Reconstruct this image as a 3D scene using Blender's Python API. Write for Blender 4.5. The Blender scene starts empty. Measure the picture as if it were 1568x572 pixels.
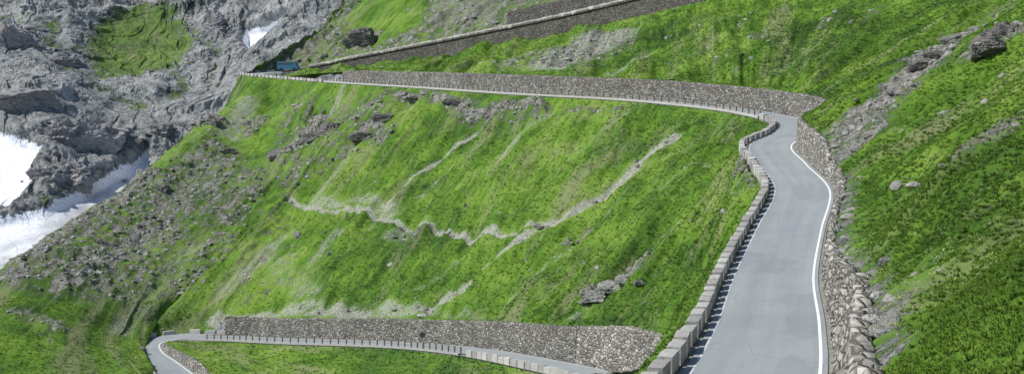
import bpy, bmesh, math, numpy as np
from mathutils import Vector, Matrix
rng=np.random.RandomState(11)
scene=bpy.context.scene
# ------------------------------------------------------------------ survey frame
FPX=2154.0; CX=784.0; CY=286.0; PITCH=math.atan(136/2154.0)
cp,sp=math.cos(PITCH),math.sin(PITCH)
def W(px,py,d):
    a=(px-CX)/FPX; b=-(py-CY)/FPX
    v=np.array([a, cp+b*sp, -sp+b*cp]); return v*(d/v[1])
def proj(P):
    P=np.asarray(P); f=P[...,1]*cp-P[...,2]*sp; u=P[...,1]*sp+P[...,2]*cp
    f=np.maximum(f,1e-3)
    return CX+FPX*P[...,0]/f, CY-FPX*u/f
# ------------------------------------------------------------------ noise
_perm=rng.permutation(256)
_g=rng.normal(size=(64,3)); _g/=np.linalg.norm(_g,axis=1)[:,None]
def perlin(P):
    P=np.asarray(P,dtype=np.float64); sh=P.shape[:-1]; P=P.reshape(-1,3)
    I=np.floor(P).astype(np.int64); f=P-I; u=f*f*f*(f*(f*6-15)+10)
    def h(i,j,k): return _perm[(_perm[(_perm[(I[:,0]+i)&255]+I[:,1]+j)&255]+I[:,2]+k)&255]&63
    def g(i,j,k):
        G=_g[h(i,j,k)]; return G[:,0]*(f[:,0]-i)+G[:,1]*(f[:,1]-j)+G[:,2]*(f[:,2]-k)
    l=lambda a,b,t:a+(b-a)*t
    x00=l(g(0,0,0),g(1,0,0),u[:,0]); x10=l(g(0,1,0),g(1,1,0),u[:,0])
    x01=l(g(0,0,1),g(1,0,1),u[:,0]); x11=l(g(0,1,1),g(1,1,1),u[:,0])
    return (l(l(x00,x10,u[:,1]),l(x01,x11,u[:,1]),u[:,2])*1.5).reshape(sh)
def fbm(P,o=4,gain=.5):
    r=0;a=1.
    for i in range(o):
        r=r+a*perlin(P*(2.03**i)+17.3*i); a*=gain
    return r
def ridged(P,o=4,gain=.5,pw=1.):
    r=0;a=1.
    for i in range(o):
        r=r+a*(2*np.clip(1-np.abs(perlin(P*(2.07**i)+9.1*i)),0,1)**pw-1); a*=gain
    return r
def sstep(a,b,x):
    t=np.clip((x-a)/(b-a),0,1); return t*t*(3-2*t)
# ------------------------------------------------------------------ mesh helper
def make_mesh(name,V,F,mat=None,smooth=True,uv=None,attrs=None,mats=None,midx=None,parent=None):
    V=np.asarray(V,dtype=np.float32).reshape(-1,3); F=np.asarray(F,dtype=np.int32)
    me=bpy.data.meshes.new(name); n=F.shape[1]
    me.vertices.add(len(V)); me.vertices.foreach_set('co',V.ravel())
    me.loops.add(F.size); me.loops.foreach_set('vertex_index',F.ravel())
    me.polygons.add(len(F)); me.polygons.foreach_set('loop_start',np.arange(0,F.size,n,dtype=np.int32))
    me.update(calc_edges=True)
    me.polygons.foreach_set('use_smooth',np.full(len(F),smooth))
    if uv is not None:
        l=me.uv_layers.new(name='UVMap'); l.data.foreach_set('uv',np.asarray(uv,dtype=np.float32)[F.ravel()].ravel())
    for k,a in (attrs or {}).items():
        at=me.attributes.new(k,'FLOAT','POINT'); at.data.foreach_set('value',np.asarray(a,dtype=np.float32).ravel())
    for m in (mats or ([mat] if mat else [])): me.materials.append(m)
    if midx is not None: me.polygons.foreach_set('material_index',np.asarray(midx,dtype=np.int32))
    me.update()
    ob=bpy.data.objects.new(name,me); scene.collection.objects.link(ob)
    if parent: ob.parent=parent
    return ob
def gridF(nr,nc):
    i=np.arange(nr*nc).reshape(nr,nc)
    return np.stack([i[:-1,:-1],i[:-1,1:],i[1:,1:],i[1:,:-1]],-1).reshape(-1,4)
class Bag:
    def __init__(s): s.V=[];s.F=[];s.M=[];s.n=0
    def add(s,V,F,m=0):
        V=np.asarray(V);F=np.asarray(F); s.V.append(V); s.F.append(F+s.n); s.M.append(np.full(len(F),m)); s.n+=len(V)
    def obj(s,name,mats,smooth=False,parent=None):
        return make_mesh(name,np.concatenate(s.V),np.concatenate(s.F),mats=mats,midx=np.concatenate(s.M),smooth=smooth,parent=parent)
BOXF=np.array([[0,3,2,1],[4,5,6,7],[0,1,5,4],[1,2,6,5],[2,3,7,6],[3,0,4,7]])
def boxV(c,ax,ay,az,hx,hy,hz):
    c=np.asarray(c,float); s=[(-1,-1,-1),(1,-1,-1),(1,1,-1),(-1,1,-1),(-1,-1,1),(1,-1,1),(1,1,1),(-1,1,1)]
    return np.array([c+ax*a*hx+ay*b*hy+az*d*hz for a,b,d in s])
Z=np.array([0,0,1.])
# ------------------------------------------------------------------ materials
class NT:
    def __init__(s,name):
        s.m=bpy.data.materials.new(name); s.m.use_nodes=True; s.t=s.m.node_tree; s.n=s.t.nodes
        s.b=s.n['Principled BSDF']; s.b.inputs['Roughness'].default_value=.9
        s.b.inputs['Specular IOR Level'].default_value=.2
    def link(s,a,b): s.t.links.new(a,b)
    def put(s,sock,v):
        if isinstance(v,bpy.types.NodeSocket): s.link(v,sock)
        elif isinstance(v,(tuple,list)) and len(v)==3 and sock.type=='RGBA': sock.default_value=(*v,1)
        else: sock.default_value=v
    def pos(s):
        return s.n.new('ShaderNodeNewGeometry').outputs['Position']
    def uv(s):
        return s.n.new('ShaderNodeTexCoord').outputs['UV']
    def map(s,v,sc,loc=(0,0,0),rot=(0,0,0)):
        n=s.n.new('ShaderNodeMapping'); s.link(v,n.inputs[0]); n.inputs['Scale'].default_value=sc; n.inputs['Location'].default_value=loc; n.inputs['Rotation'].default_value=rot; return n.outputs[0]
    def noise(s,v,scale,det=3,ro=.55,dist=0):
        n=s.n.new('ShaderNodeTexNoise'); s.link(v,n.inputs['Vector']); n.inputs['Scale'].default_value=scale; n.inputs['Detail'].default_value=det; n.inputs['Roughness'].default_value=ro; n.inputs['Distortion'].default_value=dist; return n.outputs['Fac']
    def vor(s,v,scale,feat='F1',rnd=1):
        n=s.n.new('ShaderNodeTexVoronoi'); s.link(v,n.inputs['Vector']); n.feature=feat; n.inputs['Scale'].default_value=scale; n.inputs['Randomness'].default_value=rnd; return n
    def math(s,op,a,b=0.,c=None):
        n=s.n.new('ShaderNodeMath'); n.operation=op; s.put(n.inputs[0],a); s.put(n.inputs[1],b)
        if c is not None: s.put(n.inputs[2],c)
        return n.outputs[0]
    def ramp(s,f,stops):
        n=s.n.new('ShaderNodeValToRGB'); s.link(f,n.inputs[0]); e=n.color_ramp.elements
        while len(e)<len(stops): e.new(.5)
        for i,(p,c) in enumerate(stops): e[i].position=p; e[i].color=(*c,1) if isinstance(c,tuple) else (c,c,c,1)
        return n.outputs[0]
    def step(s,x,a,b):
        n=s.n.new('ShaderNodeMapRange'); n.interpolation_type='SMOOTHSTEP'; s.put(n.inputs[0],x)
        if a<b: n.inputs[1].default_value=a; n.inputs[2].default_value=b
        else: n.inputs[1].default_value=b; n.inputs[2].default_value=a; n.inputs[3].default_value=1; n.inputs[4].default_value=0
        return n.outputs[0]
    def mix(s,f,a,b,mode='MIX'):
        n=s.n.new('ShaderNodeMix'); n.data_type='RGBA'; n.blend_type=mode; s.put(n.inputs[0],f); s.put(n.inputs[6],a); s.put(n.inputs[7],b); return n.outputs[2]
    def attr(s,name):
        n=s.n.new('ShaderNodeAttribute'); n.attribute_name=name; return n.outputs['Fac']
    def bump(s,h,dist=.2,st=1.,nrm=None):
        n=s.n.new('ShaderNodeBump'); n.inputs['Distance'].default_value=dist; n.inputs['Strength'].default_value=st; s.link(h,n.inputs['Height'])
        s.link(n.outputs[0],s.b.inputs['Normal']); return n.outputs[0]
    def out(s,c): s.put(s.b.inputs['Base Color'],c); return s.m

def grass_color(t):
    p=t.pos()
    a=t.noise(p,.028,3); b=t.noise(p,.13,5,.66); c=t.noise(p,1.1,4,.7)
    f=t.math('ADD',t.math('MULTIPLY',a,.46),t.math('ADD',t.math('MULTIPLY',b,.46),t.math('MULTIPLY',c,.10)))
    return t.ramp(f,[(.40,(.033,.082,.012)),(.465,(.064,.146,.014)),(.52,(.104,.210,.018)),(.575,(.158,.268,.034)),(.66,(.225,.270,.095)) ]),c
def terrain_mat(name,far=False):
    t=NT(name); p=t.pos(); uv=t.uv()
    g,c=grass_color(t)
    st1=t.noise(t.map(uv,(.5,.045,1)),1.,5,.65); st2=t.noise(t.map(uv,(.11,.018,1),(7,3,0)),1.,5,.72); st3=t.noise(t.map(uv,(1.6,.22,1),(3,9,0)),1.,4,.7)
    g=t.mix(t.math('MULTIPLY',t.step(st1,.5,.68),.55),g,(.170,.280,.034))
    g=t.mix(t.math('MULTIPLY',t.step(st1,.48,.34),.55),g,(.036,.088,.012))
    g=t.mix(t.math('MULTIPLY',t.step(st2,.52,.65),.75),g,(.210,.222,.110))
    g=t.mix(t.math('MULTIPLY',t.step(st3,.52,.36),.42),g,(.034,.078,.010))
    g=t.mix(t.math('MULTIPLY',t.step(st3,.58,.72),.38),g,(.22,.26,.11))
    fine=t.noise(p,4.,3,.75)
    r1=t.noise(p,.045 if far else .5,7,.72,.8); r2=t.noise(p,.45 if far else 3.2,5,.75); v=t.vor(p,.3 if far else 2.2)
    rf=t.math('ADD',t.math('MULTIPLY',r1,.55 if far else .45),t.math('ADD',t.math('MULTIPLY',r2,.40 if far else .45),t.math('MULTIPLY',v.outputs['Color'],.10)))
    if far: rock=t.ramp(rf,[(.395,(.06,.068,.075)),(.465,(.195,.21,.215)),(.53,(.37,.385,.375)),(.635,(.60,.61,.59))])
    else: rock=t.ramp(rf,[(.37,(.08,.076,.065)),(.45,(.24,.232,.205)),(.53,(.39,.38,.345)),(.66,(.60,.59,.555))])
    m=t.attr('rocky'); mn=t.noise(p,.10 if far else .35,6,.76); mn2=t.noise(p,.6 if far else 3.,3,.6)
    f=t.math('ADD',m,t.math('ADD',t.math('MULTIPLY',t.math('SUBTRACT',mn,.5),2.2 if far else 1.9),t.math('MULTIPLY',t.math('SUBTRACT',mn2,.5),1.0)))
    if not far: f=t.math('ADD',f,t.math('MULTIPLY',t.math('SUBTRACT',st1,.5),1.0))
    f=t.step(f,.40,.60)
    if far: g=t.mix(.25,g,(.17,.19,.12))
    col=t.mix(f,g,rock)
    pale=t.attr('pale'); pf=t.step(t.math('ADD',pale,t.math('ADD',t.math('MULTIPLY',t.math('SUBTRACT',mn2,.5),1.4),t.math('MULTIPLY',t.math('SUBTRACT',mn,.5),1.2))),.26,.60)
    pc=t.ramp(r2,[(.34,(.15,.15,.12)),(.46,(.27,.265,.23)),(.54,(.38,.375,.335)),(.66,(.54,.53,.49))])
    col=t.mix(t.math('MULTIPLY',pf,.90),col,pc)
    s=t.attr('snow'); sf=t.step(t.math('ADD',s,t.math('ADD',t.math('MULTIPLY',t.math('SUBTRACT',mn,.5),.9),t.math('MULTIPLY',t.math('SUBTRACT',mn2,.5),.5))),.44,.56)
    snc=t.mix(t.attr('dirt'),(.80,.83,.88),(.36,.36,.35))
    sd=t.mix(t.math('MULTIPLY',t.step(t.math('ADD',mn2,t.math('MULTIPLY',mn,.6)),.80,1.0),.6),snc,(.42,.43,.44))
    col=t.mix(sf,col,sd)
    hh=t.math('ADD',t.math('MULTIPLY',r2,.6),t.math('ADD',t.math('MULTIPLY',r1,1.2),t.math('MULTIPLY',fine,.3)))
    rk=t.math('MAXIMUM',f,.35)
    hh=t.math('MULTIPLY',t.math('MULTIPLY',hh,rk),t.math('SUBTRACT',1.,t.math('MULTIPLY',sf,.85)))
    t.bump(hh,3.2 if far else .8,1.)
    return t.out(col)
M_HILL=terrain_mat('alpine_grass_and_scree'); M_FAR=terrain_mat('mountain_rock',True)
def rock_mat(name,k=1.,cool=1.):
    t=NT(name); p=t.pos(); isl=t.n.new('ShaderNodeNewGeometry').outputs['Random Per Island']
    a=t.noise(p,.7,5,.7,.4); b=t.noise(p,6.,3,.7)
    f=t.math('ADD',t.math('MULTIPLY',a,.5),t.math('ADD',t.math('MULTIPLY',b,.3),t.math('MULTIPLY',isl,.2)))
    c=t.ramp(f,[(.3,(.09*k,.088*k,.08*k*cool)),(.45,(.24*k,.235*k,.21*k*cool)),(.57,(.37*k,.36*k,.33*k*cool)),(.72,(.55*k,.54*k,.50*k*cool))])
    t.bump(t.math('ADD',a,b),.35); return t.out(c)
M_ROCK=rock_mat('weathered_rock',1.15); M_DROCK=rock_mat('dark_rock',.65); M_FROCK=rock_mat('cliff_rock',.95,1.1)
def wall_mat(name,sx,sy,k=1.,warm=1.):
    t=NT(name); uv=t.uv()
    mp=t.map(uv,(sx,sy,1)); v=t.vor(mp,1.,'F1',.85); e=t.vor(mp,1.,'DISTANCE_TO_EDGE',.85)
    sep=t.n.new('ShaderNodeSeparateColor'); t.link(v.outputs['Color'],sep.inputs[0])
    big=t.noise(uv,.16,4,.6); fi=t.noise(uv,7.,3,.7)
    f=t.math('ADD',t.math('MULTIPLY',sep.outputs[0],.34),t.math('ADD',t.math('MULTIPLY',big,.42),t.math('MULTIPLY',fi,.25)))
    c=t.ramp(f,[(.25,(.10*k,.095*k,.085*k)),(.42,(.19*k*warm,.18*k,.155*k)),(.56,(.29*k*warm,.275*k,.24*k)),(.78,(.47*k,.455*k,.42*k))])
    mo=t.step(e.outputs['Distance'],.09,.02)
    c=t.mix(t.math('MULTIPLY',mo,.8),c,(.05,.047,.04))
    mossy=t.step(t.noise(uv,.5,4,.7),.58,.7)
    c=t.mix(t.math('MULTIPLY',mossy,.35),c,(.09,.13,.03))
    h=t.math('ADD',t.math('MULTIPLY',t.step(e.outputs['Distance'],0.,.22),1.),t.math('MULTIPLY',fi,.4))
    t.bump(h,.14); return t.out(c)
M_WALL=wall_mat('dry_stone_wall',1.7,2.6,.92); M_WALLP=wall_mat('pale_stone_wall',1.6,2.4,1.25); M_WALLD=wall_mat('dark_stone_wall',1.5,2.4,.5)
def block_mat():
    t=NT('granite_block'); p=t.pos(); isl=t.n.new('ShaderNodeNewGeometry').outputs['Random Per Island']
    a=t.noise(p,1.4,4,.7); b=t.noise(p,11.,3,.7)
    f=t.math('ADD',t.math('MULTIPLY',a,.35),t.math('ADD',t.math('MULTIPLY',b,.3),t.math('MULTIPLY',isl,.35)))
    c=t.ramp(f,[(.2,(.24,.235,.215)),(.45,(.40,.39,.36)),(.7,(.56,.55,.51))]); t.bump(t.math('ADD',a,b),.09)
    return t.out(c)
M_BLOCK=block_mat()
def asphalt():
    t=NT('worn_asphalt'); p=t.pos(); uv=t.uv()
    a=t.noise(p,.12,4,.6); b=t.noise(p,1.2,4,.6); c=t.noise(p,16.,3,.7); tr=t.noise(t.map(uv,(.9,.02,1)),1.,3,.55)
    f=t.math('ADD',t.math('MULTIPLY',a,.3),t.math('ADD',t.math('MULTIPLY',b,.15),t.math('ADD',t.math('MULTIPLY',c,.12),t.math('MULTIPLY',tr,.43))))
    col=t.ramp(f,[(.3,(.215,.238,.245)),(.5,(.285,.31,.315)),(.7,(.355,.377,.38))])
    cr=t.vor(t.map(uv,(.35,.12,1)),1.,'DISTANCE_TO_EDGE'); 
    ck=t.math('MULTIPLY',t.step(cr.outputs['Distance'],.012,.004),t.step(t.noise(p,.2,2),.45,.6))
    col=t.mix(t.math('MULTIPLY',ck,.45),col,(.15,.16,.165))
    pt=t.step(t.noise(t.map(uv,(.25,.05,1),(4,1,0)),1.,2,.4),.60,.615); col=t.mix(t.math('MULTIPLY',pt,.22),col,(.17,.185,.19))
    t.bump(c,.01); t.b.inputs['Roughness'].default_value=.8; return t.out(col)
M_ASPH=asphalt()
def simple(name,col,rough=.8,metal=0.,var=.25,sc=3.):
    t=NT(name); n=t.noise(t.pos(),sc,4,.65)
    c=t.ramp(n,[(.3,tuple(x*(1-var) for x in col)),(.7,tuple(min(1,x*(1+var)) for x in col))])
    t.b.inputs['Roughness'].default_value=rough; t.b.inputs['Metallic'].default_value=metal; return t.out(c)
def paint(nm,lo,hi):
    t=NT(nm); n=t.noise(t.pos(),5.,4,.75); c=t.mix(t.step(n,lo,hi),(.80,.81,.82),(.33,.35,.36)); return t.out(c)
M_PAINT=paint('road_paint',.58,.7); M_PAINTW=paint('worn_road_paint',.35,.6)
M_GRAVEL=simple('roadside_gravel',(.24,.235,.20),.95,0,.45,2.5)
M_METAL=simple('weathered_steel',(.30,.29,.26),.6,.3); M_WOOD=simple('fence_post',(.20,.18,.15),.9)
# ------------------------------------------------------------------ roads
class Road:
    def __init__(s,pts):
        P=np.array(pts,float); d=np.linalg.norm(np.diff(P,axis=0),axis=1); u=np.r_[0,np.cumsum(d)]
        T=np.zeros_like(P); sl=np.diff(P,axis=0)/d[:,None]
        T[1:-1]=(sl[:-1]*d[1:,None]+sl[1:]*d[:-1,None])/(d[1:]+d[:-1])[:,None]; T[0]=sl[0];T[-1]=sl[-1]
        out=[]
        for i in range(len(d)):
            n=max(2,int(d[i]/.5)); t=np.linspace(0,1,n,endpoint=False)[:,None]; h=d[i]
            out.append((2*t**3-3*t**2+1)*P[i]+(t**3-2*t**2+t)*h*T[i]+(-2*t**3+3*t**2)*P[i+1]+(t**3-t**2)*h*T[i+1])
        out.append(P[-1:]); Q=np.concatenate(out)
        for k in range(6): Q[1:-1]=.25*Q[:-2]+.5*Q[1:-1]+.25*Q[2:]
        s.P=Q; s.s=np.r_[0,np.cumsum(np.linalg.norm(np.diff(Q[:,:2],axis=0),axis=1))]
        t=np.gradient(Q[:,:2],axis=0); s.t=t/np.linalg.norm(t,axis=1)[:,None]; s.L=s.s[-1]
    def at(s,x):
        x=np.asarray(x,float); return np.stack([np.interp(x,s.s,s.P[:,i]) for i in range(3)],-1)
    def tan(s,x):
        v=np.stack([np.interp(x,s.s,s.t[:,0]),np.interp(x,s.s,s.t[:,1])],-1); return v/np.linalg.norm(v,axis=-1,keepdims=True)
    def edge(s,x,off,dz=0.):   # off>0 left of travel
        p=s.at(x); t=s.tan(x); off=np.asarray(off)*np.ones(p.shape[:-1])
        p=p.copy(); p[...,0]+=-t[...,1]*off; p[...,1]+=t[...,0]*off; p[...,2]+=dz; return p
    def near(s,x,y,lo=0,hi=1e9):
        d=np.hypot(s.P[:,0]-x,s.P[:,1]-y)+1e6*((s.s<lo)|(s.s>hi)); return s.s[np.argmin(d)]
R1=Road([(1.5,20,-11.6),(6.2,45,-12.1),(11,63,-12.4),(14.4,78.6,-12.8),(19.5,104,-13),(25.1,127,-11.8),(30.8,149,-9.8),(33.6,175,-8.1),(36.5,198,-6.5),(43,214,-5.2),(46,228,-4.0),(42.5,245,-2.6),(31,267,-1),(1,314,1),(-21,352,2.6),(-49,402,4.5),(-70,437,6.2),(-80,452,7.1),(-85,464,7.9),(-80,474,8.8),(-68,472,9.8),(-44,455,13.4),(-8,424,18.8),(14,399,22),(35,374,25.6),(52,350,28.5),(75,322,31),(100,300,33)])
R2=Road([(-20,165,-60),(-34,190,-56.5),(-47,212,-53),(-53,230,-50.9),(-58,243,-48.9),(-64,253,-47.9),(-69,262,-47.4),(-70.5,270,-47.1),(-66,275,-46.9),(-58,272,-46.5),(-42,256,-44.3),(-15,225,-39.8),(-6,208,-37.6),(3.5,186,-35.2),(11,169,-33.8),(14.5,152,-32.5),(11,138,-31.5),(-2,130,-30.6),(-20,130,-30)])
sAp=R1.near(-85,464)
_ia=np.argmax(R1.s>=sAp)
sY=lambda y:R1.near(np.interp(y,R1.P[:_ia,1],R1.P[:_ia,0]),y,0,sAp)
sU=lambda x,y:R1.near(x,y,sAp+5)
HW=3.2
def strip(name,R,s0,s1,o0,o1,dz,mat,step=.8,parent=None,nx=3):
    ss=np.arange(s0,s1,step); offs=np.linspace(o0,o1,nx)
    G=np.stack([R.edge(ss,o,dz) for o in offs],1); UV=np.stack([np.stack([np.full(len(ss),o),ss],-1) for o in offs],1)
    return make_mesh(name,G.reshape(-1,3),gridF(len(ss),nx),mat,True,UV.reshape(-1,2),parent=parent)
for R,nm in ((R1,'road'),(R2,'road')):
    r=strip(nm,R,0,R.L,-HW,HW,0,M_ASPH,parent=None,nx=7)
    strip('verge',R,0,R.L,-4.3,4.3,-.06,M_GRAVEL,parent=r,nx=5)
    strip('edge_line',R,0,R.L,-(HW-.42),-(HW-.26),.008,M_PAINT,parent=r,nx=2)
    strip('edge_line',R,0,R.L,(HW-.30),(HW-.42),.008,M_PAINTW,parent=r,nx=2)
# ------------------------------------------------------------------ lofted terrain
def pchip(C,n,axis=0):
    C=np.moveaxis(C,axis,0); k=len(C); x=np.linspace(0,k-1,n); i=np.minimum(x.astype(int),k-2); t=(x-i).reshape(-1,*([1]*(C.ndim-1)))
    d=np.diff(C,axis=0); m=np.zeros_like(C); a,b=d[:-1],d[1:]
    m[1:-1]=np.where(a*b>0,2*a*b/np.where(a+b==0,1,a+b),0); m[0]=d[0];m[-1]=d[-1]
    r=(2*t**3-3*t**2+1)*C[i]+(t**3-2*t**2+t)*m[i]+(-2*t**3+3*t**2)*C[i+1]+(t**3-t**2)*m[i+1]
    return np.moveaxis(r,0,axis)
def col(pts,n):
    P=np.array(pts,float); u=np.linspace(0,len(P)-1,n); return np.stack([np.interp(u,np.arange(len(P)),P[:,i]) for i in range(3)],-1)
def snap(G,row,sc,fn):
    nr,nc=G.shape[:2]; x=np.linspace(0,len(sc)-1,nc); i=np.minimum(x.astype(int),len(sc)-2); sc=np.array(sc,float)
    ok=~(np.isnan(sc[i])|np.isnan(sc[i+1])); s=np.where(ok,sc[i]+(sc[i+1]-sc[i])*(x-i),0)
    E=fn(np.nan_to_num(s)); D=np.where(ok[:,None],E-G[row],0)
    t=np.linspace(0,1,nr); w=(1-t)**4 if row==0 else t**4
    return G+w[:,None,None]*D[None]
def lens_uv(G):
    du=np.linalg.norm(np.diff(G,axis=1),axis=2).mean(0); dv=np.linalg.norm(np.diff(G,axis=0),axis=2).mean(1)
    u=np.r_[0,np.cumsum(du)]; v=np.r_[0,np.cumsum(dv)]
    return np.stack(np.meshgrid(u,v),-1)
def gp(G,px,py):
    X,Y=proj(G); d=(X-px)**2+(Y-py)**2+G[...,1]*.02; return G.reshape(-1,3)[np.argmin(d)]
def dline(G,pix,axes=(0,1)):
    Q=np.array([gp(G,*p) for p in pix])[:,axes]; P=G[...,axes]; D=np.full(P.shape[:-1],1e9)
    for a,b in zip(Q[:-1],Q[1:]):
        ab=b-a; t=np.clip(((P-a)@ab)/max(ab@ab,1e-6),0,1); D=np.minimum(D,np.linalg.norm(P-a-t[...,None]*ab,axis=-1))
    return D
def dpoly(G,pix,axes=(0,1)):   # negative inside
    Q=np.array([gp(G,*p) for p in pix])[:,axes]; P=G[...,axes]; D=np.full(P.shape[:-1],1e9); ins=np.zeros(P.shape[:-1],bool)
    for a,b in zip(Q,np.roll(Q,-1,0)):
        ab=b-a; t=np.clip(((P-a)@ab)/max(ab@ab,1e-6),0,1); D=np.minimum(D,np.linalg.norm(P-a-t[...,None]*ab,axis=-1))
        c=((a[1]>P[...,1])!=(b[1]>P[...,1])); xx=(b[0]-a[0])*(P[...,1]-a[1])/(b[1]-a[1]+1e-12)+a[0]; ins^=(c&(P[...,0]<xx))
    return np.where(ins,-D,D)
_hy=[20,50,70,90,110,140,158,166,215,228,245,314,402,430,445]; _hh=[4.4,4.4,3.7,2.9,2.1,1.5,1.6,3.9,4.2,4.0,3.9,4.1,3.3,1.6,.2]
_hs=[sY(y) for y in _hy]
hU=lambda s:np.interp(s,_hs+[sAp],_hh+[.0])
batU=lambda s:.25+np.interp(s,[0,_hs[2],_hs[3]],[1.2,.6,.1])
def lowU(s): 
    s=np.asarray(s); return R1.edge(s,-(3.55+batU(s)+.35),hU(s)-.12)
_ug=[sU(-70,473),sU(-55,463),sU(-25,440),sU(35,374)]
dU=lambda s:np.interp(s,_ug,[.5,3.4,5.4,4.8])
upOut=lambda s:R1.edge(s,-4.1,-dU(s)+.3)
upIn=lambda s:R1.edge(s,4.15,-.1)
# ---- upper hillside (above main road)
NRU=7
ucols=[];ulow=[];uup=[]
def addU(y,top,stop=None):
    s=sY(y); b=lowU(s); ucols.append(col([b,top],NRU)); ulow.append(s); uup.append(np.nan if stop is None else stop)
for y,x,yy in ((450,-66,471),(420,-50,460),(385,-25,440),(350,-2,418),(314,20,392),(280,40,367),(255,57,343),(243,80,317)):
    st=sU(x,yy); addU(y,upOut(st),st)
addU(232,W(1668,-110,272)); addU(218,W(1660,-70,236)); addU(200,np.array([88,214,17.5]))
for y,sl,dy in ((182,.52,.12),(165,.58,.1),(149,.62,.08),(127,.64,.05),(104,.64,.03),(78,.62,0),(63,.6,0),(45,.58,0),(22,.55,0)):
    b=lowU(sY(y)); addU(y,b+np.array([48,48*dy,48*sl]))
GU=pchip(pchip(np.stack(ucols,1),300,0),900,1)
GU=snap(GU,0,ulow,lowU); GU=snap(GU,-1,uup,upOut)
UVU=lens_uv(GU)
def undul(G,UV,kq=1.):
    q=np.concatenate([UV/np.array([9.,60.]),np.zeros(UV.shape[:-1]+(1,))],-1)
    return kq*2.0*fbm(q+3.3,4)+1.9*fbm(G/28.,3)+.6*fbm(G/7.,3)+.17*fbm(G/1.5,3)
def fades(nr,f0,f1):
    t=np.linspace(0,1,nr); return (sstep(0,f0,t)*(sstep(0,f1,1-t) if f1 else 1))[:,None]
fu=fades(300,.09,.06)
rU=np.full(GU.shape[:2],.07)+.07*sstep(170,120,GU[...,1]); pU=np.zeros(GU.shape[:2])
gul=dline(GU,[(1285,222),(1340,165),(1395,115),(1440,75),(1500,35),(1566,-10)])
rU=np.maximum(rU,.62*sstep(9,2,gul))
rU=np.maximum(rU,.8*sstep(5,1,dline(GU,[(1505,75),(1540,55),(1575,40)])))
rU=np.maximum(rU,.42*sstep(3,-4,dpoly(GU,[(740,112),(900,108),(960,70),(1000,30),(900,45),(840,78),(760,95)])))
pU=np.maximum(pU,.58*sstep(2.5,-3,dpoly(GU,[(800,110),(870,112),(890,88),(960,55),(985,38),(900,48),(850,80)])))
pU=np.maximum(pU,.42*sstep(3,0,dline(GU,[(930,104),(965,88),(1000,75)])))
pU=np.maximum(pU,.42*sstep(3,0,dline(GU,[(740,108),(800,104),(830,100)])))
pU=np.maximum(pU,.5*sstep(7,1,gul))
rU=np.maximum(rU,.5*sstep(4,0,dline(GU,[(1283,275),(1278,330),(1272,400),(1285,470),(1330,560)])))
for q in ((1150,60),(1260,40),(1100,95),(1330,30),(1450,220),(1500,300),(1380,440)): rU=np.maximum(rU,.4*sstep(3,1,dline(GU,[q,(q[0]+14,q[1]-9)])))
for q in ((1480,150,1530,110),(1400,120,1440,100),(1060,60,1130,20),(1010,110,1100,60),(1180,110,1240,70),(1400,180,1330,220),(1380,330,1440,290),(1340,480,1420,430)): pU=np.maximum(pU,.26*sstep(3,0,dline(GU,[q[:2],q[2:]])))
GU[...,2]+=undul(GU,UVU)*fu-fu*1.8*sstep(8,0,gul)+fu*rU**1.5*1.5*ridged(GU/3.5,4)
hillU=make_mesh('hillside',GU,gridF(300,900),M_HILL,True,UVU.reshape(-1,2),{'rocky':rU,'pale':pU,'snow':rU*0,'dirt':rU*0})
# ---- slope above upper road
c2=[];s2=[]
c2.append(col([upIn(sAp),W(478,66,500),W(515,15,535),W(570,-80,580)],6)); s2.append(sAp)
c2.append(col([upIn(sAp+12),W(495,60,505),W(545,5,540),W(600,-80,590)],6)); s2.append(sAp+12)
for x,yy,h in ((-60,467,.62),(-44,455,.6),(-26,440,.6),(-8,424,.6),(14,399,.55),(35,374,.5),(60,343,.5),(98,302,.5)):
    s=sU(x,yy); b=upIn(s); t=R1.tan(s); n=np.array([-t[1],t[0]]); c2.append(col([b,b+np.array([n[0]*90,n[1]*90,90*h])],6)); s2.append(s)
G2=pchip(pchip(np.stack(c2,1),200,0),420,1); G2=snap(G2,0,s2,upIn); UV2=lens_uv(G2)
r2=np.full(G2.shape[:2],.5); p2=np.zeros(G2.shape[:2])
r2=np.maximum(r2-.6*sstep(3,-3,dpoly(G2,[(530,60),(575,70),(640,45),(650,0),(620,-30),(560,-20),(540,20)])),.05)
r2=np.maximum(r2,.8*sstep(4,0,dline(G2,[(545,75),(565,55),(580,50)])))
p2=np.maximum(p2,.5*sstep(2,-2,dpoly(G2,[(650,50),(760,30),(770,0),(700,-20),(660,0)])))
p2=np.maximum(p2,.45*sstep(6,0,dline(G2,[(480,80),(520,40),(540,0)])))
r2-=.35*sstep(22,40,G2[...,0]) 
G2[...,2]+=fades(200,.06,0)*(undul(G2,UV2)+r2*1.8*ridged(G2/7.,5))
make_mesh('hillside',G2,gridF(200,420),M_HILL,True,UV2.reshape(-1,2),{'rocky':r2,'pale':p2,'snow':r2*0,'dirt':r2*0})
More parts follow.
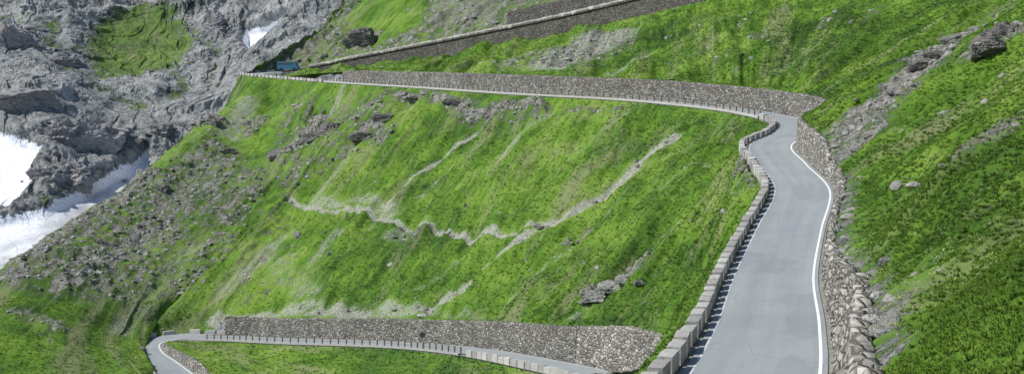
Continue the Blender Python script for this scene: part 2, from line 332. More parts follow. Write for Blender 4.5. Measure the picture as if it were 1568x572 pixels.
# ---- middle slope
topM=lambda s:R1.edge(s,4.15,-.25)
_w2s=[R2.near(-62,274),R2.near(-58.5,272.3),R2.near(-15,225),R2.near(3.5,186),R2.near(11,169),R2.L]; _w2h=[0,3.5,3.8,4.6,6,5]
h2=lambda s:np.interp(s,_w2s,_w2h)
botM=lambda s:R2.edge(s,3.95,h2(s)-.15)
mc=[];mt=[];mb=[]
NRM=9
def addM(st,mid,sb,free=None):
    t=topM(st); b=botM(sb) if sb is not None else free
    mc.append(col([t]+[W(*m) if not isinstance(m,np.ndarray) else m for m in mid]+[b],NRM)); mt.append(st); mb.append(np.nan if sb is None else sb)
m0=[(385,140,428),(340,172,410),(285,215,385),(230,262,360),(110,350,315),(0,432,280)]
ms=[W(*m)+np.array([-22.,14,-26]) for m in m0]
addM(sAp,ms,None,W(-150,540,240)+np.array([-26,14,-26.]))
addM(sY(440),m0,None,W(-150,540,240))
addM(sY(425),[(425,160,420),(385,210,392),(335,260,368),(270,320,335),(180,400,300),(85,475,268)],None,W(20,590,232))
addM(sY(405),[(470,165,398),(440,225,372),(400,285,348),(330,350,322),(250,420,296),(175,485,276)],R2.near(-50,221))
addM(sY(393),[(500,170,388),(467,235,362),(428,297,340),(360,362,317),(288,422,297),(215,478,281)],R2.near(-59,245))
addM(sY(380),[(530,185,374),(500,250,350),(462,315,328),(400,378,312),(335,428,299),(255,478,287)],R2.near(-69,262))
addM(sY(365),[],R2.near(-68,274)); addM(sY(345),[],R2.near(-58.5,272.3)); addM(sY(325),[],R2.near(-42,256))
addM(sY(300),[],R2.near(-22,233)); addM(sY(270),[],R2.near(-6,208)); addM(sY(240),[],R2.near(3.5,186))
addM(sY(205),[],R2.near(10,171)); addM(sY(180),[],R2.near(14,158))
def near_col(y,pts,free):
    s=sY(y); e=topM(s); addM(s,[e+np.array(p,float) for p in pts],None,free)
near_col(150,[(-3,0,-4.5),(-6,-1,-10),(-9,-1,-16)],np.array([10,138,-34.]))
near_col(127,[(-3,0,-3.6),(-6,0,-8.6),(-9,-1,-14)],np.array([5,122,-33.]))
near_col(104,[(-3.2,0,-3.4),(-6,0,-8.2),(-9,-1,-14)],np.array([-2,100,-33.]))
near_col(78,[(-2.8,0,-3.),(-5.5,0,-7.6),(-9,-1,-14)],np.array([-8,75,-33.]))
near_col(58,[(-2.6,0,-2.8),(-5.5,0,-7.6),(-9,-1,-14)],np.array([-14,55,-33.]))
near_col(25,[(-2.6,0,-2.8),(-5.5,0,-7.6),(-9,-1,-14)],np.array([-20,25,-33.]))
GM=pchip(pchip(np.stack(mc,1),340,0),950,1); GM=snap(GM,0,mt,topM); GM=snap(GM,-1,mb,botM); UVM=lens_uv(GM)
rM=np.full(GM.shape[:2],.09); pM=np.zeros(GM.shape[:2])
L=lambda pts,w,k: k*sstep(w*1.6,w*.3,dline(GM,pts))
scr=sstep(7,-9,dpoly(GM,[(360,130),(330,190),(430,250),(410,330),(340,350),(290,400),(260,470),(200,490),(120,465),(0,450),(-40,470),(0,432),(110,350),(230,262),(340,172)]))
rM=np.maximum(rM,.50*scr); pM=np.maximum(pM,.22*scr)
rM=np.maximum(rM,.40*sstep(5,-5,dpoly(GM,[(430,130),(620,135),(590,200),(520,260),(440,300),(400,260)])))
rM=np.maximum(rM,.30*sstep(4,-6,dpoly(GM,[(-100,450),(60,465),(130,500),(120,572),(-100,600)])))
rM=np.maximum(rM,.26*sstep(4,-8,dpoly(GM,[(260,330),(420,300),(520,350),(500,440),(330,480),(240,470)])))
for pts,w,k in (([(485,185),(470,215),(430,240)],4,.7),([(560,195),(590,215)],3,.6),([(610,150),(700,160),(830,168)],2.4,.6),([(700,165),(820,180)],3,.38),
    ([(905,452),(940,425),(985,410)],2.,.62),([(240,350),(170,400),(100,440)],5,.62),([(230,270),(160,325),(80,380),(20,430)],4,.62),([(860,372),(905,340)],1.2,.4),([(1130,250),(1150,300)],2,.42),([(330,187),(300,200)],3,.9),
    ([(1035,470),(990,520)],1,.3),([(380,300),(330,390),(280,440)],5,.46),([(640,352),(600,348)],2.,.5),([(30,480),(90,500)],4,.46),([(400,180),(380,210)],3,.6),([(1000,440),(960,480)],1.5,.32),([(880,170),(940,175)],2,.4)):
    rM=np.maximum(rM,L(pts,w,k))
for pts,w,k in (([(1030,210),(980,247),(920,292),(862,335),(830,350),(790,380),(740,415),(690,452),(640,470)],1.35,.66),([(440,300),(500,312),(570,322),(640,338),(720,348),(800,357),(835,348)],.85,.60),
    ([(590,310),(630,260),(690,212),(740,178),(770,158)],1.15,.58),([(640,470),(560,478),(450,470),(360,485),(330,488)],2.2,.50),([(520,145),(475,195),(440,235)],2.5,.48),
    ([(480,300),(550,300),(600,320)],2.,.44),([(595,352),(650,345)],2,.45),([(910,450),(940,430),(975,418)],1.5,.5),([(640,470),(700,478),(760,480)],1,.34),([(400,380),(480,450)],2.5,.34),([(1130,225),(1060,260),(1000,300)],.8,.34),
    ([(300,250),(260,330),(200,400)],5,.42),([(380,150),(350,210)],4,.45),([(520,360),(480,400)],2,.34),([(880,480),(960,400),(1040,330)],1.3,.32),([(640,290),(700,230),(800,170)],1.,.30),([(860,250),(930,200),(960,180)],1.,.30),
    ([(700,390),(620,440)],1.2,.32),([(840,170),(800,200),(770,235)],1.4,.40),([(440,350),(390,410),(340,450)],2,.40),([(540,230),(480,300)],1.6,.40),([(760,470),(860,380),(960,300)],1.,.30),([(300,380),(230,460),(180,500)],3,.36)):
    pM=np.maximum(pM,L(pts,w,k))
fm=fades(340,.07,.05)
GM[...,2]+=undul(GM,UVM,.12+.88*sstep(-72,-50,GM[...,0]))*fm*(.5+.5*sstep(-80,-60,GM[...,0]))+fm*(rM**1.5*1.9*ridged(GM/4.,5)+scr*.8*ridged(GM/17.,3))-fm*.7*pM
make_mesh('hillside',GM,gridF(340,950),M_HILL,True,UVM.reshape(-1,2),{'rocky':rM,'pale':pM,'snow':rM*0,'dirt':rM*0})
# ---- inside lower hairpin
sA2=R2.near(-70.5,270)
_iy=[0,R2.near(-58,243),R2.near(-69,262),sA2+2]; inH=lambda s:np.interp(s,_iy,[2.6,2.3,1.0,-.1])
ks=np.linspace(3,150,220)
A=R2.edge(sA2-ks*.85,-3.95,0); A[:,2]+=inH(sA2-ks*.85)-.1
B_=R2.edge(np.minimum(sA2+ks,R2.L),-4.1,-.25)
tt=np.linspace(0,1,200)
GL=A[None]*(1-tt[:,None,None])+B_[None]*tt[:,None,None]
UVL=lens_uv(GL); UVL=UVL[...,::-1].copy(); fl=fades(200,.06,.06)
rL=.12+0*GL[...,0]; pL=0*rL
GL[...,2]+=fl*(.5*fbm(GL/9.,3)+.12*fbm(GL/1.6,3)-1.5*np.sin(np.pi*tt)[:,None]*sstep(20,80,ks)[None,:])
make_mesh('hillside',GL,gridF(200,220),M_HILL,True,UVL.reshape(-1,2),{'rocky':rL,'pale':pL,'snow':rL*0,'dirt':rL*0})
# ---- far mountain
rows=[(640,420),(520,470),(430,530),(330,600),(230,670),(130,740),(40,820),(-60,900),(-220,1020)]
cols_=[-500,-200,-50,60,150,240,330,420,540,700,1000,1600,2200]
dd=[60,20,0,-10,10,20,20,-10,-30,20,80,120,150]
C=np.array([[W(px,py,d+dd[j]*(d/700)) for j,px in enumerate(cols_)] for (py,d) in rows])
GF=pchip(pchip(C,640,0),1300,1)
UVF=lens_uv(GF); ax=(0,2)
DP=lambda pts:dpoly(GF,pts,ax); DL=lambda pts:dline(GF,pts,ax)
gr=np.maximum.reduce([1.0*sstep(13,-7,DP([(160,55),(205,30),(265,33),(295,75),(280,108),(225,125),(165,130),(145,95)])),.7*sstep(8,-3,DL([(175,120),(160,150),(200,170),(240,185)])),.66*sstep(11,-2,DL([(260,110),(290,150),(270,165)])),.65*sstep(6,-2,DL([(75,318),(110,300)])),.55*sstep(8,0,DL([(20,40),(90,60),(110,120)])),.55*sstep(8,0,DL([(300,60),(340,100),(330,140)]))])
sn=np.maximum.reduce([sstep(3,-3,DP([(378,55),(400,52),(445,38),(430,58),(405,78),(388,88),(376,78)])),
  sstep(4,-4,DP([(-60,190),(12,215),(50,228),(78,236),(70,255),(60,262),(50,268),(56,285),(20,318),(-60,320)])),
  sstep(4,-4,DP([(235,240),(200,262),(140,292),(80,322),(0,345),(-80,360),(-80,520),(20,470),(60,450),(130,380),(200,310),(235,268)])),
  sstep(2,-2,DL([(343,150),(350,128)])),.9*sstep(2,-1,DL([(470,4),(480,-4)]))])
dirt=np.maximum(sstep(4,-6,DP([(235,250),(170,285),(60,345),(0,375),(-80,385),(-80,520),(20,470),(60,450),(200,320)]))*.9,0)*(.65+.6*np.clip(fbm(GF/14.,3),-.5,.7))
dirt=np.clip(dirt,0,1)
rF=1.15-1.05*gr
soft=np.clip(1-.86*sn,0,1)*(1-.45*np.clip(gr,0,1))
wp=GF+9*np.stack([fbm(GF/40.,3),fbm(GF/40.+50,3),fbm(GF/40.+90,3)],-1)
ca,sa=math.cos(.65),math.sin(.65)
bed=np.stack([(wp[...,0]*ca-wp[...,2]*sa)/60.,wp[...,1]/60.,(wp[...,0]*sa+wp[...,2]*ca)/13.],-1)
jn=np.stack([(wp[...,0]*ca+wp[...,2]*sa)/11.,wp[...,1]/30.,(-wp[...,0]*sa+wp[...,2]*ca)/45.],-1)
saw=lambda x:(x%1)
rough=.55+.75*sstep(-.3,.4,fbm(GF/70.+7,3))
disp=soft*(13*ridged(GF/110.,3,.5)+4.5*ridged(GF/38.+4,2,.5)+rough*(3.6*fbm(bed,4,.6)+2.2*ridged(jn,4,.6)+2.0*saw(bed[...,2]*1.3+.8*fbm(GF/30.,2)))+.9*fbm(GF/4.,3,.6))
GF[...,1]-=disp*.73; GF[...,2]+=disp*.35
make_mesh('mountain',GF,gridF(640,1300),M_FAR,False,UVF.reshape(-1,2),{'rocky':rF,'pale':rF*0,'snow':sn,'dirt':dirt})
# ------------------------------------------------------------------ stone walls
def wall(name,R,s0,s1,side,off,h,below,bat,mat,th=.6,jag=.15,step=.3,nz=12,rough=.10):
    ss=np.arange(s0,s1,step); hh=h(ss) if callable(h) else np.full(len(ss),h); bb=bat(ss) if callable(bat) else np.full(len(ss),bat)
    below=below(ss) if callable(below) else below
    hh=hh+jag*fbm(np.stack([ss/1.3,ss*0,ss*0+side],-1),3)
    ROW=[];VV=[]
    for k in range(nz+1):
        f=k/nz; r=R.edge(ss,side*(off+bb*f),0); r[:,2]+=-below+(hh+below)*f
        t=R.tan(ss); n=np.stack([t[:,1],-t[:,0],0*ss],-1)*side
        q=np.stack([ss*1.5,(hh.mean()+below+0*ss)*f*2.3,0*ss],-1)
        r+=n*(rough*(fbm(q,3)))[:,None]*(1 if k else 0); ROW.append(r); VV.append((hh+below)*f)
    for k,(do,dz) in enumerate(((.5*th,.03),(th,0),(th+.02,-.9))):
        r=R.edge(ss,side*(off+bb+do),0); r[:,2]+=hh+dz; ROW.append(r); VV.append(hh+below+do+(0 if k<2 else .9))
    G=np.stack(ROW,0); UV=np.stack([np.broadcast_to(ss,(len(ROW),len(ss))),np.stack(VV,0)],-1)
    return make_mesh(name,G,gridF(*G.shape[:2]),mat,True,UV.reshape(-1,2))
wall('stone_retaining_wall',R1,2,sY(160),-1,3.5,hU,.3,batU,M_WALLP,jag=.55,rough=.28)
wall('stone_retaining_wall',R1,sY(160),sY(226),-1,3.5,hU,.3,.25,M_WALLP,jag=.25)
wall('stone_retaining_wall',R1,sY(226),sY(408),-1,3.5,hU,.3,.25,M_WALL,jag=.2)
su0,su1=sU(-66,471),R1.L-1
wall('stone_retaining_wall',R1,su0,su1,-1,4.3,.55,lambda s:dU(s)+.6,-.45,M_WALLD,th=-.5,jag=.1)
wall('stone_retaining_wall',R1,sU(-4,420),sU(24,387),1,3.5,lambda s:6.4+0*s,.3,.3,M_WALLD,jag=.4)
wall('stone_retaining_wall',R2,_w2s[1],R2.near(5,182),1,3.5,h2,.3,.25,M_WALL,jag=.2)
wall('stone_retaining_wall',R2,R2.near(5,182),R2.L-2,1,3.5,h2,.3,.3,M_WALLP,jag=.25)
wall('stone_retaining_wall',R2,3,sA2-2,-1,3.45,inH,.3,.2,M_WALLP,jag=.12)
wall('stone_retaining_wall',R1,2,sY(232),1,4.12,-.02,1.6,-.1,M_WALL,th=-.6,jag=.0)
# ------------------------------------------------------------------ block parapets
bm=bmesh.new(); bmesh.ops.create_cube(bm,size=1); bmesh.ops.subdivide_edges(bm,edges=bm.edges,cuts=3,use_grid_fill=True)
TV=np.array([v.co[:] for v in bm.verts]); TF=np.array([[v.index for v in f.verts] for f in bm.faces]); bm.free()
def rounded(hx,hy,hz,r,seed):
    V=TV*2*np.array([hx,hy,hz]); h=np.array([hx,hy,hz]); inn=np.clip(V,-(h-r),(h-r)); d=V-inn; l=np.linalg.norm(d,axis=1,keepdims=True)
    V=inn+d/np.maximum(l,1e-6)*np.minimum(l,r); return V+.03*fbm(V*1.7+seed*3.7,2)[:,None]*np.sign(V)
def parapet(name,R,s0,s1,side,off,h=.78,ln=1.95,gap=.22,w=.55):
    B=Bag(); s=s0;i=0
    while s<s1:
        l=ln*rng.uniform(.82,1.15); hh=h*rng.uniform(.9,1.08); c=R.edge(s+l/2,side*(off+rng.uniform(-.04,.04)),0); t=R.tan(s+l/2); a=rng.normal(0,.015)
        ex=np.array([t[0]*math.cos(a)-t[1]*math.sin(a),t[1]*math.cos(a)+t[0]*math.sin(a),(R.at(s+l)[2]-R.at(s)[2])/l]); ey=np.array([-ex[1],ex[0],rng.normal(0,.02)])
        V=rounded(l/2,w/2,(hh+.3)/2,.06,i+s0); V=c+V[:,:1]*ex+V[:,1:2]*ey+V[:,2:]*Z+Z*(hh-.3)/2
        B.add(V,TF); s+=l+gap*rng.uniform(.7,1.3);i+=1
    B.obj(name,[M_BLOCK],False)
parapet('stone_parapet',R1,2,sY(234),1,3.85,.85,2.3,.75,.72)
parapet('stone_parapet',R1,sY(405),sAp+22,1,3.9,.7,2.4,.6)
parapet('stone_parapet',R1,su0,su1,-1,3.62,1.05,2.4,.06,.42)
parapet('stone_parapet',R2,4,R2.near(-60,273),1,3.75,.75,2.2,.35)
parapet('stone_parapet',R2,R2.near(-3,201),R2.L-3,-1,3.75,.85,1.9,.12)
# ------------------------------------------------------------------ guard rails
def guard(name,R,s0,s1,side,off,base=.35):
    B=Bag(); ss=np.arange(s0,s1,2.4)
    for s in ss:
        p=R.edge(s,side*off,0); t=np.r_[R.tan(s),0]; n=np.cross(Z,t)
        B.add(boxV(p+Z*(.35+.2*base),t,n,Z,.09,.09,.75),BOXF,0)
    def rail(z,hz,th,m,o=0):
        q=np.arange(s0,s1,1.2); V=[]
        for a,b in ((-th,-hz),(th,-hz),(th,hz),(-th,hz)):
            e=R.edge(q,side*(off+o+a),z+b); V.append(e)
        V=np.stack(V,1).reshape(-1,3); n=len(q); i=np.arange(n-1)[:,None]*4
        F=np.concatenate([np.concatenate([i+k,i+(k+1)%4,i+4+(k+1)%4,i+4+k],1) for k in range(4)]); B.add(V,F,m)
    rail(.98,.07,.05,1,-.14); rail(.6,.06,.05,1,-.14); rail(-.25,base+.25,.24,2,.15)
    B.obj(name,[M_WOOD,M_METAL,M_BLOCK])
guard('guard_rail',R1,sY(236),sY(404),1,3.75,.3)
guard('guard_rail',R2,R2.near(-57,271),R2.near(-4,203),-1,3.75,.2)
# ------------------------------------------------------------------ rocks
def ico(sub):
    bm=bmesh.new(); bmesh.ops.create_icosphere(bm,subdivisions=sub,radius=1); V=np.array([v.co[:] for v in bm.verts]); F=np.array([[v.index for v in f.verts] for f in bm.faces]); bm.free(); return V,F
I2=ico(2); I5=ico(6)
def chisel(V,seed,n=9):
    r=np.random.RandomState(seed)
    for i in range(n):
        d=r.normal(size=3); d/=np.linalg.norm(d); c=r.uniform(.45,.8); k=V@d; V=V-np.maximum(k-c,0)[:,None]*d*.97
    return V
RT=[]
for i in range(10):
    V=chisel(I2[0]*(1+.22*perlin(I2[0]*1.3+i*5.1))[:,None],i,10); RT.append(V*np.array([1,rng.uniform(.65,1),rng.uniform(.45,.75)]))
def sample(G,n,w):
    c=.25*(G[:-1,:-1]+G[1:,:-1]+G[:-1,1:]+G[1:,1:]); a=np.linalg.norm(np.cross(G[1:,:-1]-G[:-1,:-1],G[:-1,1:]-G[:-1,:-1]),axis=-1)
    px,py=proj(c); vis=(px>-160)&(px<1730)&(py>-90)&(py<690)
    p=(a*w[:-1,:-1]*vis).ravel(); p/=p.sum(); i=rng.choice(p.size,n,p=p); r,q=np.unravel_index(i,a.shape); u=rng.rand(n,1);v=rng.rand(n,1)
    P=(G[r,q]*(1-u)+G[r,q+1]*u)*(1-v)+(G[r+1,q]*(1-u)+G[r+1,q+1]*u)*v
    return P
def rocks(name,G,n,w,lo,hi,mat,pw=3.5):
    P=sample(G,n,w); B=Bag(); sc=lo+(hi-lo)*rng.rand(n)**pw; an=rng.rand(n)*6.28; k=rng.randint(0,10,n)
    for j in range(10):
        m=k==j; 
        if not m.any(): continue
        V=RT[j][None]*sc[m][:,None,None]; c,s=np.cos(an[m])[:,None],np.sin(an[m])[:,None]
        X=np.stack([V[...,0]*c-V[...,1]*s,V[...,0]*s+V[...,1]*c,V[...,2]],-1)+P[m][:,None]-np.array([0,0,.08])*sc[m][:,None,None]
        nn=m.sum(); B.add(X.reshape(-1,3),(I2[1][None]+np.arange(nn)[:,None,None]*len(I2[0])).reshape(-1,3))
    B.obj(name,[mat],False)
wM=np.clip(rM-.25,0,1)**1.5+.30*np.clip(pM-.4,0,1)+.003
rocks('rocks',GM,8500,wM,.1,.95,M_ROCK,6)
wU=np.clip(rU-.25,0,1)**1.5+.12*np.clip(pU-.3,0,1)+.0025
rocks('rocks',GU,5000,wU,.07,1.0,M_ROCK,7)
rocks('rocks',G2,1500,np.clip(r2,0.02,1),.2,1.8,M_ROCK,5)
rocks('rocks',GF,2200,np.clip(1-.8*sn-gr,0.,1)+.01,.5,3.,M_FROCK,5)
def outcrop(G,px,py,size,seed,mat,name='rock_outcrop',sink=.4):
    p=gp(G,px,py); V=chisel(I5[0].copy(),seed,10)
    q=I5[0]*np.array([1,1,1.6])+seed
    V=V*(1+.26*ridged(q*1.3,6,.62)+.12*np.abs(((I5[0]@np.array([.3,.2,1.])*4.5+seed*.3+.5*perlin(q))%1)-.5))[:,None]*.9
    V=V*np.array(size)+p-np.array([0,0,size[2]*sink]); make_mesh(name,V,I5[1],mat,False)
for a in ((487,210,(3.4,2.5,2.8),1),(505,196,(3.2,2.6,1.8),2),(462,218,(2.2,2,1.3),3),(435,235,(3.4,2.4,2.0),4),(420,243,(2,2,1.2),14),(560,207,(3.2,2.4,1.3),5),(327,190,(2.6,2,2.6),6),(250,292,(2.,2,1.8),7),(160,372,(2.4,2,1.4),15),(350,232,(2.2,2,1.1),16),(590,178,(3,2,1.3),17),(375,190,(2.5,2,1.6),22),(300,235,(2.5,2,1.6),23)):
    outcrop(GM,*a[:3],a[3],M_DROCK)
for a in ((915,452,(1.7,1.2,.9),8),(935,437,(1.4,1.1,1.0),9),(960,425,(1.2,1.,.6),10),(898,458,(.9,.8,.5),18),(978,432,(.7,.7,.6),19),(640,150,(3.6,1.6,1.0),11),(700,156,(3,1.5,.8),12),(456,360,(1.1,.8,1.3),20),(830,347,(1.,.8,.5),21)):
    outcrop(GM,*a[:3],a[3],M_ROCK if a[3]<11 or a[3]>17 else M_DROCK)
for a in ((1545,58,(4.5,3,2.3),31),(1520,75,(2.6,2,1.5),32),(1415,100,(2.4,1.6,1.1),33),(1440,85,(1.8,1.6,.9),34),(1465,60,(2.4,1.6,1.),35),(1375,140,(1.5,1.4,.7),36)):
    outcrop(GU,*a[:3],a[3],M_DROCK)
outcrop(GU,1363,270,(.45,.35,.3),37,M_BLOCK); outcrop(GU,1300,300,(.8,.7,.4),38,M_ROCK); outcrop(GU,1296,365,(.7,.6,.35),39,M_ROCK)
for a in ((135,222,(14,11,15),41),(112,255,(8,8,9),42),(165,205,(10,8,9),43),(95,205,(7,7,8),44),(60,268,(5,4,3.5),45),(30,150,(14,10,9),46),(20,60,(16,10,12),48),(90,95,(10,7,6),49),(330,40,(9,7,9),50),(250,200,(8,6,5),51),(560,60,(6,5,4),47)):
    outcrop(GF if a[0]<500 else G2,*a[:3],a[3],M_FROCK if a[0]<500 else M_DROCK,sink=.3)
# ------------------------------------------------------------------ grass
def leaf_mat(name,flower=False):
    t=NT(name)
    if flower: return t.out((.50,.50,.22))
    g,_=grass_color(t); r=t.n.new('ShaderNodeObjectInfo').outputs['Random']
    g=t.mix(t.math('MULTIPLY',r,.35),g,(.17,.26,.05)); g=t.mix(t.math('MULTIPLY',t.step(r,.8,1.),.35),g,(.05,.10,.014))
    nv=t.n.new('ShaderNodeVectorMath'); nv.operation='MULTIPLY_ADD'; nv.inputs[1].default_value=(.4,.4,.4); nv.inputs[2].default_value=(-.1,-.25,.9)
    ge=t.n.new('ShaderNodeNewGeometry'); t.link(ge.outputs['Normal'],nv.inputs[0]); nn=t.n.new('ShaderNodeVectorMath'); nn.operation='NORMALIZE'; t.link(nv.outputs[0],nn.inputs[0]); t.link(nn.outputs[0],t.b.inputs['Normal'])
    tr=t.n.new('ShaderNodeBsdfTranslucent'); t.link(g,tr.inputs[0]); mx=t.n.new('ShaderNodeMixShader'); mx.inputs[0].default_value=.2
    t.link(g,t.b.inputs['Base Color']); t.link(t.b.outputs[0],mx.inputs[1]); t.link(tr.outputs[0],mx.inputs[2]); t.link(mx.outputs[0],t.n['Material Output'].inputs[0]); return t.m
M_LEAF=leaf_mat('grass_blades'); M_FLOW=leaf_mat('pale_petals',True)
def tuft(seed,nb=16,fl=False):
    r=np.random.RandomState(seed); V=[];F=[]
    for i in range(nb):
        a=r.rand()*6.28; R_=r.uniform(0,.5); b=np.array([math.cos(a)*R_,math.sin(a)*R_,-.08]); o=np.array([math.cos(a),math.sin(a),0])*r.uniform(.15,.6); h=r.uniform(.25,.6)
        s=np.array([-math.sin(a),math.cos(a),0])*r.uniform(.06,.13)
        k=len(V); V+= [b-s,b+s,b+o*.5+Z*h*.7+s*.7,b+o*.5+Z*h*.7-s*.7,b+o+Z*h*.85]; F+=[[k,k+1,k+2,k+3],[k+3,k+2,k+4]]
    return V,F
grasscol=bpy.data.collections.new('grass_tufts'); scene.collection.children.link(grasscol)
flcol=bpy.data.collections.new('flower_heads'); scene.collection.children.link(flcol)
def scat(name,P,scl,colc):
    me=bpy.data.meshes.new(name); me.vertices.add(len(P)); me.vertices.foreach_set('co',P.astype(np.float32).ravel())
    a=me.attributes.new('scl','FLOAT','POINT'); a.data.foreach_set('value',scl.astype(np.float32))
    rot=np.stack([rng.normal(0,.2,len(P)),rng.normal(0,.2,len(P)),rng.rand(len(P))*6.28],-1).astype(np.float32)
    a=me.attributes.new('rot','FLOAT_VECTOR','POINT'); a.data.foreach_set('vector',rot.ravel()); me.update()
    ob=bpy.data.objects.new(name,me); scene.collection.objects.link(ob)
    ng=bpy.data.node_groups.new(name+'_scatter','GeometryNodeTree'); ng.interface.new_socket('Geometry',in_out='INPUT',socket_type='NodeSocketGeometry'); ng.interface.new_socket('Geometry',in_out='OUTPUT',socket_type='NodeSocketGeometry')
    n=ng.nodes; gi=n.new('NodeGroupInput'); go=n.new('NodeGroupOutput'); ip=n.new('GeometryNodeInstanceOnPoints'); ci=n.new('GeometryNodeCollectionInfo')
    ci.inputs[0].default_value=colc; ci.inputs[1].default_value=True; ci.inputs[2].default_value=True; ip.inputs['Pick Instance'].default_value=True
    na=n.new('GeometryNodeInputNamedAttribute'); na.data_type='FLOAT'; na.inputs[0].default_value='scl'
    nr=n.new('GeometryNodeInputNamedAttribute'); nr.data_type='FLOAT_VECTOR'; nr.inputs[0].default_value='rot'
    l=ng.links.new; l(gi.outputs[0],ip.inputs['Points']); l(ci.outputs[0],ip.inputs['Instance']); l(na.outputs[0],ip.inputs['Scale']); l(nr.outputs[0],ip.inputs['Rotation']); l(ip.outputs[0],go.inputs[0])
    m=ob.modifiers.new('scatter','NODES'); m.node_group=ng; return ob
def near_w(G,r): return np.clip(.45-r,0,1)/np.maximum(G[...,1],40)**1.5
PM=sample(GM,42000,near_w(GM,rM+pM*1.5)); PU=sample(GU,80000,near_w(GU,rU+pU)); PL=sample(GL,6000,near_w(GL,rL))
P=np.concatenate([PM,PU,PL]); sc=rng.uniform(.3,.75,len(P))*np.interp(P[:,1],[50,120,300],[.42,.58,.7])
grass=scat('grass',P,sc,grasscol)
nf=900; PFl=sample(GU,nf,(GU[...,1]<150)*sstep(-.1,.6,fbm(GU/9.,3))/np.maximum(GU[...,1],40)); PFl[:,2]+=.08
flow=scat('wildflowers',PFl,rng.uniform(.3,.55,nf),flcol)
base=gp(GM,1010,500)
for i in range(4):
    V,F=tuft(i); me=bpy.data.meshes.new('tuft'); me.from_pydata([tuple(v) for v in V],[],F); me.materials.append(M_LEAF); o=bpy.data.objects.new('tuft',me); o.location=base+np.array([-6-i*.6,0,-6.]); o.parent=grass; grasscol.objects.link(o)
for i in range(2):
    r=np.random.RandomState(i); V=[];F=[]
    for j in range(6):
        c=r.normal(0,.2,3)*np.array([1,1,.3]); q=.05; k=len(V); V+=[c+[q,0,0],c+[0,q,.02],c+[-q,0,0],c+[0,-q,.02],c+[0,0,q]]; F+=[[k,k+1,k+4],[k+1,k+2,k+4],[k+2,k+3,k+4],[k+3,k,k+4]]
    me=bpy.data.meshes.new('flower_head'); me.from_pydata([tuple(v) for v in V],[],F); me.materials.append(M_FLOW); o=bpy.data.objects.new('flower_head',me); o.location=base+np.array([-6-i*.6,1,-6.]); o.parent=flow; flcol.objects.link(o)
# ------------------------------------------------------------------ minibus
def car(name,loc,ang,L_,Wd,H,body):
    e=bpy.data.objects.new(name,None); scene.collection.objects.link(e); e.location=loc; e.rotation_euler=(0,0,ang)
    def part(nm,V,F,m):
        me=bpy.data.meshes.new(nm); me.from_pydata([tuple(v) for v in V],[],F); me.materials.append(m); o=bpy.data.objects.new(nm,me); scene.collection.objects.link(o); o.parent=e; return o
    prof=[(-L_/2,.35),(L_/2,.35),(L_/2,1.1),(L_/2-.35,1.35),(L_/2-.9,H-.1),(L_/2-1.3,H),(-L_/2+.2,H),(-L_/2,H-.2)]
    n=len(prof); V=[(x,-Wd/2,z) for x,z in prof]+[(x,Wd/2,z) for x,z in prof]; F=[list(range(n))[::-1],[i+n for i in range(n)]]+[[i,(i+1)%n,(i+1)%n+n,i+n] for i in range(n)]
    b=part('body',V,F,body); bv=b.modifiers.new('bevel','BEVEL'); bv.width=.08; bv.segments=2
    gl=NT('vehicle_glass'); gl.b.inputs['Roughness'].default_value=.1; gl.b.inputs['Specular IOR Level'].default_value=.6; gm=gl.out((.02,.025,.03)); X=np.array([1,0,0.]);Y=np.array([0,1,0.])
    B=Bag()
    for x in np.arange(-L_/2+.9,L_/2-1.6,1.3):
        for sd in (-1,1): B.add(boxV((x,sd*(Wd/2+.005),H-.75),X,Y,Z,.55,.02,.38),BOXF)
    nx=np.array([-.55,0,1.25])/1.366; B.add(boxV((L_/2-.6,0,(1.35+H)/2),nx,Y,np.cross(nx,Y),.5,Wd/2-.15,.03),BOXF)
    o=B.obj('windows',[gm]); o.parent=e
    ty=simple('tyre_rubber',(.025,.025,.025)); B=Bag(); i=np.arange(20); j=(i+1)%20; a=np.linspace(0,2*np.pi,20,endpoint=False); r=.42
    for x in (-L_/2+1.3,L_/2-1.2):
        for sd in (-1,1):
            V=np.concatenate([np.stack([x+r*np.cos(a),0*a+sd*(Wd/2-.22),r+r*np.sin(a)],-1),np.stack([x+r*np.cos(a),0*a+sd*(Wd/2+.03),r+r*np.sin(a)],-1),[[x,sd*(Wd/2-.22),r],[x,sd*(Wd/2+.03),r]]])
            B.add(V,np.concatenate([np.stack([i,j,j+20,i+20],-1),np.stack([i[::2]+20,i[1::2]+20,j[1::2]+20,i[::2]*0+41],-1)]))
    o=B.obj('wheels',[ty]); o.parent=e
    return e
sb=sU(-75,473.8); pb=R1.edge(sb,-.4,.03); tb=R1.tan(sb)
car('minibus',pb,math.atan2(tb[1],tb[0]),7.2,2.3,2.9,simple('blue_paint',(.04,.15,.24),.35,0,.1))
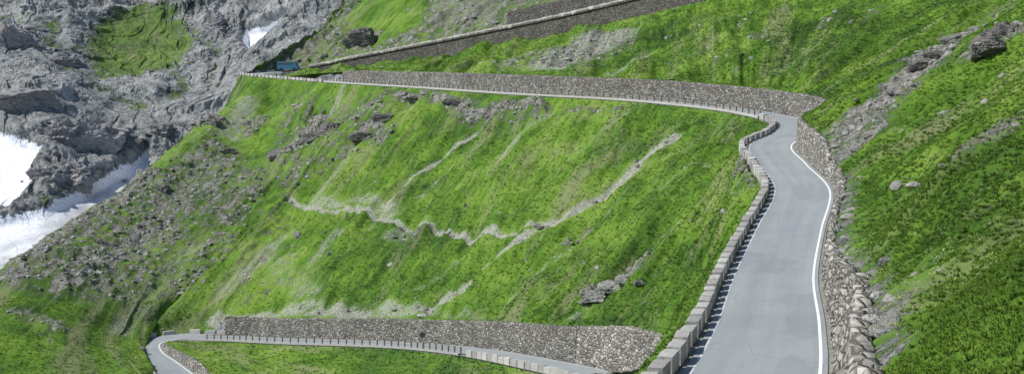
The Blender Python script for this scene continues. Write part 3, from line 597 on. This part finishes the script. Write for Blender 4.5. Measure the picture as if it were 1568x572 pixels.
def sign(R,s,off,h=2.4):
    p=R.edge(s,off,0); B=Bag(); a=np.linspace(0,2*np.pi,16,endpoint=False); r=.05
    V=np.concatenate([np.stack([r*np.cos(a),r*np.sin(a),0*a-.3],-1),np.stack([r*np.cos(a),r*np.sin(a),0*a+h],-1)])+p; i=np.arange(16);j=(i+1)%16; B.add(V,np.stack([i,j,j+16,i+16],-1))
    V=np.concatenate([np.stack([.45*np.cos(a),0*a-.08,h-.35+.45*np.sin(a)],-1),np.stack([.45*np.cos(a),0*a-.12,h-.35+.45*np.sin(a)],-1)])+p
    B.add(V,np.stack([i,j,j+16,i+16],-1),1)
    for o in (0,16): B.add(V,np.array([[o,o+k,o+k+1,o+k+2] for k in range(1,14,2)]),1)
    B.obj('traffic_sign',[M_METAL,simple('sign_back',(.09,.09,.09),.5)])
sign(R2,R2.near(-11,218),-3.3,2.6)
# ------------------------------------------------------------------ light, camera
SUN=np.array([-.90,-.15,1.04]); SUN/=np.linalg.norm(SUN)
el=math.asin(SUN[2]); az=math.atan2(SUN[0],SUN[1])
w=bpy.data.worlds.new('World'); scene.world=w; w.use_nodes=True; nt=w.node_tree; bg=nt.nodes['Background']; sk=nt.nodes.new('ShaderNodeTexSky'); sk.sky_type='NISHITA'; sk.sun_disc=False; sk.sun_elevation=el; sk.sun_rotation=az; sk.altitude=2000
nt.links.new(sk.outputs[0],bg.inputs[0]); bg.inputs[1].default_value=.13
ld=bpy.data.lights.new('sun','SUN'); ld.energy=5.0; ld.angle=math.radians(.5); ld.color=(1,.96,.9); lo=bpy.data.objects.new('sun',ld); scene.collection.objects.link(lo)
lo.rotation_euler=Vector(SUN).to_track_quat('Z','Y').to_euler(); lo.location=(-50,0,80)
cd=bpy.data.cameras.new('camera'); cd.sensor_width=36; cd.lens=36*FPX/1568; cd.clip_end=6000; cd.clip_start=.5
co=bpy.data.objects.new('camera',cd); scene.collection.objects.link(co); co.rotation_euler=(math.pi/2-PITCH,0,0); scene.camera=co
scene.view_settings.view_transform='Standard'; scene.view_settings.look='None'; scene.view_settings.exposure=0
